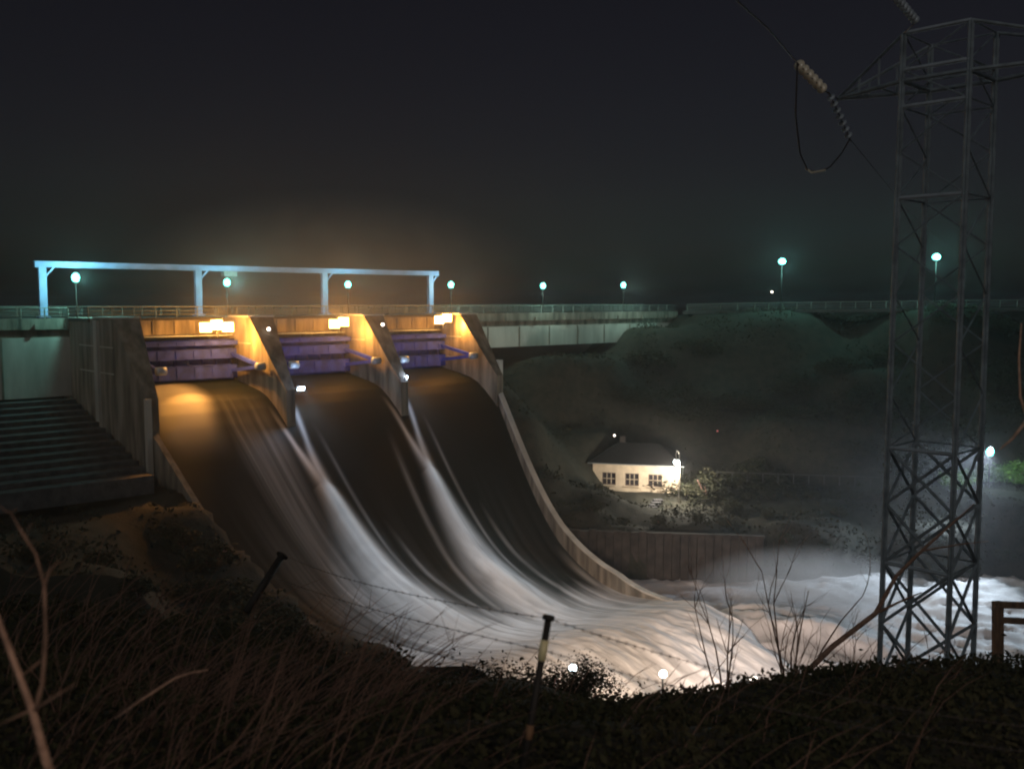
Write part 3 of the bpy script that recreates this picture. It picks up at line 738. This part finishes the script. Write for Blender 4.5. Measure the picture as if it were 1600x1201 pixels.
# undergrowth carpet (countless)
Vs = []; Fs = []; r = np.random.default_rng(44)
for i in range(60000):
    D = 3.2+16*r.random()**1.3; px = r.uniform(-60, 1660); x = (px-800)/FPX*D; c = np.array([x, D, 0.0])
    Vs.append(c)
base = np.array(Vs); gzv = terrain(base[:, 0], base[:, 1]); n = len(base)
hgt = r.random(n)**1.6*.24*(.3+.9*fbm(base[:, 0]*.9, base[:, 1]*.7, 77, 3)); c = base.copy(); c[:, 2] = gzv+hgt
a = r.normal(size=(n, 3)); a /= np.linalg.norm(a, axis=1)[:, None]; b = np.cross(a, r.normal(size=(n, 3))); b /= np.linalg.norm(b, axis=1)[:, None]
L = ((.016+.0022*base[:, 1])*(.5+r.random(n)))[:, None]
VV = np.stack([c-a*L, c+b*L*.45, c+a*L, c-b*L*.45], 1).reshape(-1, 3); FF = np.arange(4*n).reshape(n, 4)
o = mesh_np('undergrowth', VV, FF, M['leaf'], False); tag(o, 'dark leafy undergrowth covering the near bank', kind='stuff')
# rough scrub over the valley slopes
n = 120000; px_ = r.uniform(-75, 95, n); py_ = r.uniform(44, 162, n); gz_ = terrain(px_, py_)
kk = (px_-OX)*U.x+(py_-OY)*U.y; s_ = (px_-OX)*V.x+(py_-OY)*V.y
ok = (gz_ > -29.6) & ~((kk > -52) & (kk < 46) & (s_ > -22) & (s_ < 9.5)) & ~((np.abs(kk-21) < 21*fac(s_)+1.2) & (s_ > -16) & (s_ < 46)) & (s_ > -11.5) & (np.abs(px_) < py_*.62)
cl = fbm(px_*.28, py_*.28, 91, 4); ok &= cl > .36+.16*r.random(n)
ok &= ~((px_ > 8) & (px_ < 24) & (py_ > 119) & (py_ < 134))
px_, py_, gz_, cl = px_[ok], py_[ok], gz_[ok], cl[ok]; n = len(px_)
c = np.stack([px_, py_, gz_+r.random(n)**1.5*(.15+2.4*(cl-.36).clip(0))], 1)
a = r.normal(size=(n, 3)); a /= np.linalg.norm(a, axis=1)[:, None]; b = np.cross(a, r.normal(size=(n, 3))); b /= np.linalg.norm(b, axis=1)[:, None]
L = (.14+.16*r.random(n))[:, None]
o = mesh_np('scrub', np.stack([c-a*L, c+b*L*.5, c+a*L, c-b*L*.5], 1).reshape(-1, 3), np.arange(4*n).reshape(n, 4), M['leaf_dark'], False)
tag(o, 'rough low scrub over the unlit valley slopes', kind='stuff')
# reddish dry stems
mb = MB(); r = random.Random(12)
for i in range(800):
    px = r.choice((r.uniform(-40, 620), r.uniform(-40, 620), r.uniform(-40, 1640))); D = r.uniform(4.2, 13)
    x = (px-800)/FPX*D; z = gz(x, D) if i % 3 == 0 else float(np.interp(D, [0, 5, 10, 20], [-1.7, -2.75, -4.5, -8.6]))
    L = r.uniform(.5, 1.3)*(.6+D*.04); lean = r.uniform(.2, 1.0); ty = r.uniform(-.3, .3); q = .0035+D*.00035
    if px > 620: L *= .7
    pts_ = [(x+lean*L*f**1.4, D+ty*L*f, z+L*(f-.35*lean*f*f)) for f in (0, .35, .7, 1)]
    mb.tube(pts_, [q, q*.8, q*.6, q*.2], 3, False)
    if r.random() < .5:
        p = Vector(pts_[2]); mb.tube([p, p+Vector((r.uniform(-.1, .3), 0, r.uniform(.05, .25)))*L], [q*.5, q*.15], 3, False)
tag(mb.build('dry_stems', M['dry']), 'reddish dry grass stems and brambles leaning across the near bank', kind='stuff')

# bare shrubs with thin twigs
def bare_shrub(px, pyb, pyt, D, label, seed, m='twig', nst=5, group=None, r0=.03, spread=.35):
    r = random.Random(seed); b = pt(px, pyb, D); h = (pyb-pyt)/FPX*D
    t = thing('bare_shrub', label, 'shrub', b, group)
    def grow(p, d, L, rad, lev):
        pts_ = [p]; q = p
        for i in range(4):
            d = (d+Vector((r.uniform(-.2, .2), r.uniform(-.2, .2), r.uniform(-.05, .15)))).normalized(); q = q+d*L/4; pts_.append(q)
        mb.tube(pts_, [rad*(1-.17*i) for i in range(5)], 4, False)
        if lev > 0:
            for i in range(r.choice((3, 4))):
                k = r.randint(1, 4); grow(pts_[k], (d+Vector((r.uniform(-1, 1), r.uniform(-.8, .8), r.uniform(-.1, .5)))*.75).normalized(), L*r.uniform(.35, .55), rad*.45, lev-1)
    for i in range(nst):
        mb = MB(); a = -spread+2*spread*(i+.5)/nst+r.uniform(-.06, .06)
        grow(b+Vector((a*.3, 0, -.4)), Vector((a, r.uniform(-.2, .2), 1)).normalized(), h*r.uniform(.75, 1.05)+.4, r0, 2)
        mb.build('stem', M[m], t)
    return t
bare_shrub(1130, 1075, 905, 24, 'leafless shrub with thin twigs in front of the foaming pool, left of two', 2, 'bark', 4)
bare_shrub(1235, 1075, 885, 22, 'leafless shrub with thin twigs in front of the foaming pool, nearer the pylon', 5, 'bark', 5)
bare_shrub(1330, 1060, 975, 20, 'low leafless shrub left of the pylon base', 8, 'bark', 4, None, .015)
bare_shrub(1460, 1045, 975, 24, 'low leafless shrub between the pylon legs', 9, 'bark', 3, None, .012)
bare_shrub(420, 1180, 1000, 7, 'reddish leafless brambles at the bottom left of the bank', 14, 'dry', 6, None, .008, .8)
bare_shrub(180, 1190, 1040, 6, 'reddish leafless brambles right of the pale branch', 15, 'dry', 6, None, .008, .9)
bare_shrub(980, 1190, 1090, 8, 'small reddish brambles right of the fence post', 16, 'dry', 4, None, .007, .8)
bare_shrub(1330, 1190, 1090, 8, 'small reddish brambles at the bottom right of the bank', 17, 'dry', 5, None, .007, .8)
# leafy sprig silhouetted against the foam
sp = thing('sprig', 'small leafy sprig standing up against the white stream', 'plant', pt(622, 1050, 16))
mb = MB(); b0 = pt(622, 1060, 16)
mbl = MB()
for i, (dx, hh) in enumerate(((-.22, .42), (-.05, .62), (.1, .5), (.24, .38))):
    e_ = b0+Vector((dx, 0, hh)); mb.tube([b0-Zv*.5, b0+Vector((dx*.4, 0, hh*.4)), e_], [.012, .01, .005], 4)
    for j in range(7):
        f = .35+.65*j/6; c = b0+Vector((dx*f, 0, hh*f)); s_ = 1 if j % 2 else -1; d = Vector((s_*.8, .2*s_, .55)).normalized(); n_ = d.cross(Vector((0, 1, 0)))
        mbl.quad(c, c+d*.06+n_*.03, c+d*.13, c+d*.06-n_*.03)
mb.build('stem', M['twig'], sp); mbl.build('leaf', M['leaf_dark'], sp)

# big pale branch at the left edge
br = thing('branch', 'pale bare branch rising from the bottom left corner with forked twigs', 'branch', pt(90, 1230, 3.0))
def twigp(pts_, r_, m='pale_bark'):
    MB().tube([pt(*p) for p in pts_], [r_*(1-.6*i/(len(pts_)-1)) for i in range(len(pts_))], 7).build('twig', M[m], br)
twigp([(95, 1260, 3.0), (70, 1180, 3.0), (52, 1115, 3.0), (25, 1040, 3.05), (-6, 960, 3.1), (-40, 880, 3.2)], .017)
twigp([(54, 1112, 3.0), (66, 1070, 3.05), (71, 1000, 3.1), (69, 915, 3.15), (56, 865, 3.2), (38, 838, 3.2), (16, 800, 3.25)], .0085, 'bark')
twigp([(69, 915, 3.15), (78, 890, 3.2), (94, 874, 3.2)], .005, 'bark')
twigp([(54, 1108, 3.0), (85, 1088, 3.0), (118, 1068, 3.0)], .0055, 'bark')
twigp([(50, 1108, 3.0), (20, 1122, 3.0), (-20, 1140, 3.0)], .005, 'bark')
twigp([(66, 1030, 3.1), (35, 1055, 3.1), (-10, 1100, 3.1)], .004, 'bark')
twigp([(40, 840, 3.2), (44, 826, 3.2), (50, 818, 3.2)], .003, 'bark'); twigp([(16, 800, 3.25), (8, 798, 3.25), (0, 790, 3.25)], .003, 'bark'); twigp([(18, 802, 3.25), (24, 796, 3.25), (27, 794, 3.25)], .003, 'bark')
br2 = thing('branch', 'thin grey stem arching over the brambles at the lower left', 'branch', pt(180, 1120, 5))
MB().tube([pt(180, 1122, 5), pt(225, 1090, 5), (pt(275, 1058, 5)), pt(300, 1050, 5), pt(325, 1046, 5)], [.007, .007, .006, .005, .003], 5).build('stem', M['pale_bark'], br2)
br3 = thing('branch', 'long reddish bare branch crossing behind the pylon base', 'branch', pt(1250, 1060, 19))
MB().tube([pt(1240, 1070, 19), pt(1300, 1010, 19), pt(1368, 958, 19), pt(1400, 900, 19.2), pt(1440, 860, 19.4), pt(1485, 820, 19.6), pt(1522, 787, 19.8)], [.06, .055, .05, .04, .032, .025, .012], 6).build('stem', M['bark'], br3)
MB().tube([pt(1368, 958, 19), pt(1405, 940, 19), pt(1440, 925, 19)], [.035, .025, .012], 5).build('twig', M['bark'], br3)
MB().tube([pt(1440, 860, 19.4), pt(1500, 850, 19.4), pt(1545, 845, 19.4)], [.02, .015, .008], 5).build('twig', M['bark'], br3)
br4 = thing('branch', 'slender pale twig entering from the right edge above the white street lamp', 'branch', pt(1610, 640, 9))
MB().tube([pt(1640, 600, 9), pt(1605, 655, 9), pt(1582, 685, 9), pt(1562, 702, 9)], [.02, .016, .012, .006], 6).build('twig', M['pale_bark'], br4)
MB().tube([pt(1605, 655, 9), pt(1594, 620, 9), pt(1592, 560, 9), pt(1596, 505, 9)], [.012, .011, .009, .005], 6).build('twig', M['pale_bark'], br4)

# ------------------------------------------------------------------ wire fence in the foreground
posts = []
def fence_post(pxt, pyt, pxb, pyb, D, label, band=True):
    a = pt(pxt, pyt, D); b = pt(pxb, pyb, D*.97); d = (b-a)
    t = thing('fence_post', label, 'fence post', b, 'posts of the wire fence')
    r_ = 6.8/FPX*D
    MB().tube([a+d*1.5, a+d*.04], [r_*.9, r_*.85], 10).build('shaft', M['black'], t)
    MB().tube([a+d*.045, a+d*.01, a-d*.0], [r_*1.45, r_*1.5, r_*1.1], 10).build('cap', M['black'], t)
    if band: MB().tube([a+d*.20, a+d*.36], [r_*1.02, r_*1.02], 10).build('reflective_band', M['reflective'], t); MB().tube([a+d*.86, a+d*.97], [r_*.98, r_*.98], 10).build('reflective_band', M['wood'], t)
    return a, d
pa, da = fence_post(858, 960, 824, 1160, 5.5, 'leaning black fence post with a pale reflective band')
pb, db = fence_post(442, 866, 404, 925, 15, 'far dark fence post leaning at the left of the white stream', False)
pc = pt(1330, 1085, 5.6)
fa, _fd = fence_post(1700, 1140, 1690, 1300, 5.2, 'black fence post beyond the right edge of the frame', False)
wf = thing('fence_wire', 'sagging barbed wires of the fence strung between the leaning posts', 'wire', pa)
def sag(a, b, s_, r_, n=14, barbs=True):
    pts_ = [a+(b-a)*(i/n)-Zv*s_*4*(i/n)*(1-i/n) for i in range(n+1)]; mb = MB().tube(pts_, r_, 4)
    if barbs:
        for i in range(1, n*3):
            p = a+(b-a)*(i/n/3)-Zv*s_*4*(i/n/3)*(1-i/n/3); mb.beam(p-Vector((.008, 0, .012)), p+Vector((.008, 0, .012)), .0025); mb.beam(p+Vector((.008, 0, -.012)), p-Vector((.008, 0, -.012)), .0025)
    return mb
for f, g, s_ in ((.03, .0, .10), (.28, .55, .06), (.5, 1.0, .10)):
    sag(pa+da*f, pb+db*g, s_, .0028).build('strand', M['wire'], wf)
    if f < .4: sag(pa+da*f, fa+_fd*f, .05+s_*.5, .0022, 20).build('strand', M['wire'], wf)

# wooden barrier at the far right
rb = thing('barrier', 'brown timber barrier at the right edge beside the river', 'barrier', pt(1560, 985, 34))
MB().beam(pt(1559, 1100, 34), pt(1559, 940, 34), .3).build('post', M['wood'], rb)
MB().beam(pt(1559, 944, 34), pt(1680, 948, 32), .22).build('rail', M['wood'], rb)
MB().beam(pt(1559, 968, 34), pt(1680, 974, 32), .2).build('rail', M['wood'], rb)
MB().beam(pt(1660, 1110, 32.3), pt(1660, 944, 32.3), .3).build('post', M['wood'], rb)

# ------------------------------------------------------------------ pylon
pyl = thing('pylon', 'grey steel lattice pylon standing on the near bank at the right', 'pylon', (14.0, 29.5, gz(14, 29.5)))
phi = R(46); Lp = 1.98
wA = Vector((math.cos(phi), -math.sin(phi), 0)); wB = Vector((math.sin(phi), math.cos(phi), 0))
Cn = pt(1495, 600, 28.6); Cn.z = 0
zbot = -12.6; ztop = 8.1
def corner(i, z):
    f = (ztop-z)/(ztop-zbot); ex = .0*f
    base = {0: Cn-wA*Lp, 1: Cn, 2: Cn+wB*Lp, 3: Cn-wA*Lp+wB*Lp}[i]
    cen = Cn-wA*Lp/2+wB*Lp/2
    return cen+(base-cen)*(1+.07*f)+Zv*z
def ang(mb, a, b, w):    # L-section member
    a = Vector(a); b = Vector(b); mb.beam(a, b, w, w*.28); mb.beam(a, b, w*.28, w); return mb
for i in range(4): ang(MB(), corner(i, zbot), corner(i, ztop), .17).build('leg', M['pylon_steel'], pyl)
lev = [ztop, 7.0, 5.9, 4.55, 3.15, 1.7, .2, -1.3, -2.9, -4.6, -6.4, -8.3, -10.3, -12.2]
for li, z in enumerate(lev[:-1]):
    z2 = lev[li+1]
    for a, b in ((0, 1), (1, 2), (2, 3), (3, 0)):
        if li in (0, 1, 2, 4) or li >= 9 and li % 2: ang(MB(), corner(a, z), corner(b, z), .12 if (a, b) == (0, 1) else .055).build('horizontal', M['galvanised' if (a, b) == (0, 1) else 'pylon_steel'], pyl)  # front face in brighter steel, its lit look put into the colour
        wdt = .05 if li < 9 else .10
        if li >= 9 or li % 2: ang(MB(), corner(a, z), corner(b, z2), wdt).build('diagonal', M['pylon_steel'], pyl)
        if li >= 9 or not li % 2: ang(MB(), corner(b, z), corner(a, z2), wdt).build('diagonal', M['pylon_steel'], pyl)
# cross arms
tipL = pt(1306, 137, 30.9); tipR = Vector(tipL)+wA*9.0*1.0+Vector((0, 0, 0)); cen = Cn-wA*Lp/2+wB*Lp/2
za = tipL.z
armL = cen-wA*3.6; armL.z = za; armR = cen+wA*5.5; armR.z = za
for tip, (c1, c2) in ((armL, (0, 3)), (armR, (1, 2))):
    arm = ang(MB(), corner(c1, za), tip, .13).build('cross_arm', M['pylon_steel'], pyl)
    ang(MB(), corner(c2, za), tip, .13).build('brace', M['pylon_steel'], arm)
    ang(MB(), corner(c1, ztop), tip, .1).build('brace', M['pylon_steel'], arm); ang(MB(), corner(c2, ztop), tip, .1).build('brace', M['pylon_steel'], arm)
    for f in (.35, .65):
        ang(MB(), corner(c1, za).lerp(tip, f), corner(c2, za).lerp(tip, f), .06).build('brace', M['pylon_steel'], arm)
        ang(MB(), corner(c1, za).lerp(tip, f), corner(c1, ztop).lerp(tip, f), .06).build('brace', M['pylon_steel'], arm)
        ang(MB(), corner(c2, za).lerp(tip, f), corner(c2, ztop).lerp(tip, f), .06).build('brace', M['pylon_steel'], arm)
for a, b in ((0, 1), (1, 2), (2, 3), (3, 0)): ang(MB(), corner(a, za), corner(b, za), .14).build('horizontal', M['pylon_steel'], pyl)
# insulators and conductors
def insulator(a, b, n, label, m='porcelain', r_=.15):
    t = thing('insulator_string', label, 'insulator', a); a = Vector(a); b = Vector(b); d = (b-a).normalized(); L = (b-a).length
    MB().tube([a-d*.1, b+d*.1], .018, 6).build('rod', M['wire'], t)
    for i in range(n):
        p = a+(b-a)*((i+.5)/n); MB().lathe(p-d*.05, d, [(0, .03), (.02, r_), (.04, r_*.95), (.07, .03)], 12).build('disc', M[m], t)
    return t
pL = pt(1306, 138, 29.2)
armtip = armL
i1a = pt(1246, 99, 25.6); i1b = pt(1288, 142, 27.0)
insulator(i1a, i1b, 6, 'brightly lit string of insulator discs on the upper left conductor')
i2a = pt(1297, 148, 28.5); i2b = pt(1328, 217, 29.6)
insulator(i2a, i2b, 7, 'dull grey insulator string hanging below the arm tip', 'galvanised', .12)
i3a = pt(1392, -14, 25.0); i3b = pt(1432, 34, 27.2)
insulator(i3a, i3b, 9, 'insulator string at the top edge of the frame above the pylon', 'galvanised', .12)
wr_ = thing('conductor', 'thin power line and jumper loop running from the left insulators', 'power line', i1a)
MB().tube([i1a, pt(1200, 45, 22), pt(1150, 0, 19), pt(1070, -80, 15)], .018, 6).build('cable', M['wire'], wr_)
MB().tube([i1b, armtip, i2a], .022, 6).build('link', M['wire'], wr_)
MB().tube([i1a, pt(1243, 180, 26.4), pt(1250, 240, 26.8), pt(1262, 266, 27.2), pt(1278, 269, 27.6), pt(1296, 262, 28.2), pt(1315, 240, 29), i2b], .022, 6).build('jumper', M['wire'], wr_)
MB().tube([pt(1259, 263, 27.2), pt(1268, 270, 27.2), pt(1290, 266, 27.2)], .03, 6).build('clamp', M['porcelain'], wr_)
MB().tube([i2b, pt(1420, 330, 60), pt(1520, 420, 140)], .010, 5).build('cable', M['wire'], wr_)
wr2 = thing('conductor', 'second power line leaving the top insulators out of the frame', 'power line', i3a)
MB().tube([i3a, pt(1340, -80, 20)], .018, 6).build('cable', M['wire'], wr2); MB().tube([i3b, corner(0, ztop)], .018, 6).build('link', M['wire'], wr2)

# ------------------------------------------------------------------ floodlights on the near bank, facing the water
def bank_flood(px, py, D, label, pw, aim, m='warm_bulb', col=(1.0, .72, .52), cone=75):
    p = pt(px, py, D); g = gz(p.x, p.y)
    t = thing('bank_light', label, 'floodlight', (p.x, p.y, min(g, p.z-1)))
    MB().tube([(p.x, p.y+.1, min(g, p.z-1)-.3), (p.x, p.y+.1, p.z)], .05, 6).build('pole', M['lamp_metal'], t)
    MB().lathe(p+Vector((0, .1, 0)), (0, -1, 0), [(0, .1), (.06, .24), (.1, .24)], 10).build('housing', M['lamp_metal'], t)
    MB().lathe(p+Vector((0, 0, 0)), (0, -1, 0), [(0, .22), (.06, .21), (.1, .1)], 10).build('lens', M[m], t)
    point_light('bank_lamp_light', p+Vector((0, .8, .5)), col, pw, .25, cone, aim, 1.0)
bank_flood(895, 1043, 50, 'small white light at the edge of the near bank bushes', 12000, (8, 80, -28), 'white_bulb', cone=62)
bank_flood(1036, 1052, 48, 'small warm light shining on the leaves by the foam', 20000, (12, 80, -28))
bank_flood(1178, 1062, 50, 'tiny warm light low on the bank, right of two others', 30000, (26, 86, -30), col=(1.0, .80, .70), cone=60)
# street lamp behind the photographer (its light falls on the near twigs and insulators)
t = clone(lp, (5.5, -5.0, gz(5.5, -5)), 0, 'street lamp on the path behind the viewpoint', (1, 1, 1.2)); t.pop('group', None) if 'group' in t else None
point_light('street_light', (5.5, -5, 4.2), (1.0, .70, .54), 1000, .25)

# ------------------------------------------------------------------ haze, pool spray and added glow mist
def volbox(name, lo, hi, dens, col, g, label):
    mb = MB().hexa([(lo[0], lo[1], lo[2]), (hi[0], lo[1], lo[2]), (hi[0], hi[1], lo[2]), (lo[0], hi[1], lo[2]), (lo[0], lo[1], hi[2]), (hi[0], lo[1], hi[2]), (hi[0], hi[1], hi[2]), (lo[0], hi[1], hi[2])])
    m = bpy.data.materials.new(name); m.use_nodes = True; n = m.node_tree.nodes; n.remove(n['Principled BSDF'])
    v = n.new('ShaderNodeVolumePrincipled'); v.inputs['Density'].default_value = dens; v.inputs['Anisotropy'].default_value = g; v.inputs['Color'].default_value = (*col, 1)
    m.node_tree.links.new(v.outputs[0], n['Material Output'].inputs['Volume'])
    tag(mb.build(name, m), label, kind='stuff')
volbox('haze', (-3600, -3600, -40), (3600, 3600, 14), .0005, (.90, .93, 1.0), .7, 'thin night haze filling the valley')

def spray(c, rad, dens, label):
    me = bpy.data.meshes.new('spray_mist'); bm_v = []; F = []; n = 18; m_ = 10
    for i in range(m_+1):
        th = math.pi*i/m_
        for j in range(n):
            ph = 2*math.pi*j/n; bm_v.append((math.sin(th)*math.cos(ph)*rad[0], math.sin(th)*math.sin(ph)*rad[1], math.cos(th)*rad[2]))
    for i in range(m_):
        for j in range(n): F.append((i*n+j, i*n+n+j, i*n+n+(j+1) % n, i*n+(j+1) % n))
    me.from_pydata(bm_v, [], F); o = bpy.data.objects.new('spray_mist', me); COL.objects.link(o); o.location = c
    m = bpy.data.materials.new('spray_mist'); m.use_nodes = True; N = m.node_tree.nodes; l = m.node_tree.links; N.remove(N['Principled BSDF'])
    v = N.new('ShaderNodeVolumePrincipled'); v.inputs['Color'].default_value = (.97, .97, 1, 1); v.inputs['Anisotropy'].default_value = .2
    tc = N.new('ShaderNodeTexCoord'); gr = N.new('ShaderNodeTexGradient'); gr.gradient_type = 'SPHERICAL'; mp = N.new('ShaderNodeMapping')
    mp.inputs['Scale'].default_value = (1/rad[0], 1/rad[1], 1/rad[2]); l.new(tc.outputs['Object'], mp.inputs[0]); l.new(mp.outputs[0], gr.inputs[0])
    no = N.new('ShaderNodeTexNoise'); no.inputs['Scale'].default_value = .35; no.inputs['Detail'].default_value = 3; l.new(tc.outputs['Object'], no.inputs['Vector'])
    mu = N.new('ShaderNodeMath'); mu.operation = 'MULTIPLY'; l.new(gr.outputs['Fac'], mu.inputs[0]); l.new(no.outputs['Fac'], mu.inputs[1])
    m2 = N.new('ShaderNodeMath'); m2.operation = 'MULTIPLY'; m2.inputs[1].default_value = dens; l.new(mu.outputs[0], m2.inputs[0]); l.new(m2.outputs[0], v.inputs['Density'])
    l.new(v.outputs[0], N['Material Output'].inputs['Volume']); me.materials.append(m); tag(o, label, kind='stuff')
spray((29, 92, -29.0), (13, 7, 5.2), .42, 'white spray rising over the plunge pool')

spray((-19, 104, 2.0), (24, 15, 10.0), .026, 'thin mist added over the spillway gates for the lamp glow')  # mist volume added so the orange lamps glow above the gates
ONES = ['', 'first', 'second', 'third', 'fourth', 'fifth', 'sixth', 'seventh', 'eighth', 'ninth', 'tenth', 'eleventh', 'twelfth', 'thirteenth', 'fourteenth', 'fifteenth', 'sixteenth', 'seventeenth', 'eighteenth', 'nineteenth']
ORD = ONES[1:]+['twentieth']+['twenty-'+x for x in ONES[1:10]]+['thirtieth']+['thirty-'+x for x in ONES[1:10]]+['fortieth']+['forty-'+x for x in ONES[1:10]]
def order(group, base, sel=lambda o: True):
    L = sorted([o for o in bpy.data.objects if o.get('group') == group and o.get('category') and sel(o)], key=lambda o: o.location.x/o.location.y)
    for i, o in enumerate(L): o['label'] = base % (ORD[i]+' from the left')
order('dark thickets on the slope right of the dam', 'dark thicket on the unlit slope right of the dam, %s')
order('shrubs on the left bank', 'dark shrub on the unlit left bank, %s')
order('hedge shrubs along the riverside terrace', 'low hedge shrub between the house and white street lamp, %s')
order('shrubs on the far river bank', 'dark shrub above the retaining wall, %s')
order('waterline shrubs', 'dark waterline shrub behind the pylon base, %s')
order('bushes of the near bank', 'dark bush along the top edge of the near bank, %s', lambda o: o.location.y > 18)
order('bushes of the near bank', 'dark bush low in the foreground of the near bank, %s', lambda o: o.location.y <= 18)
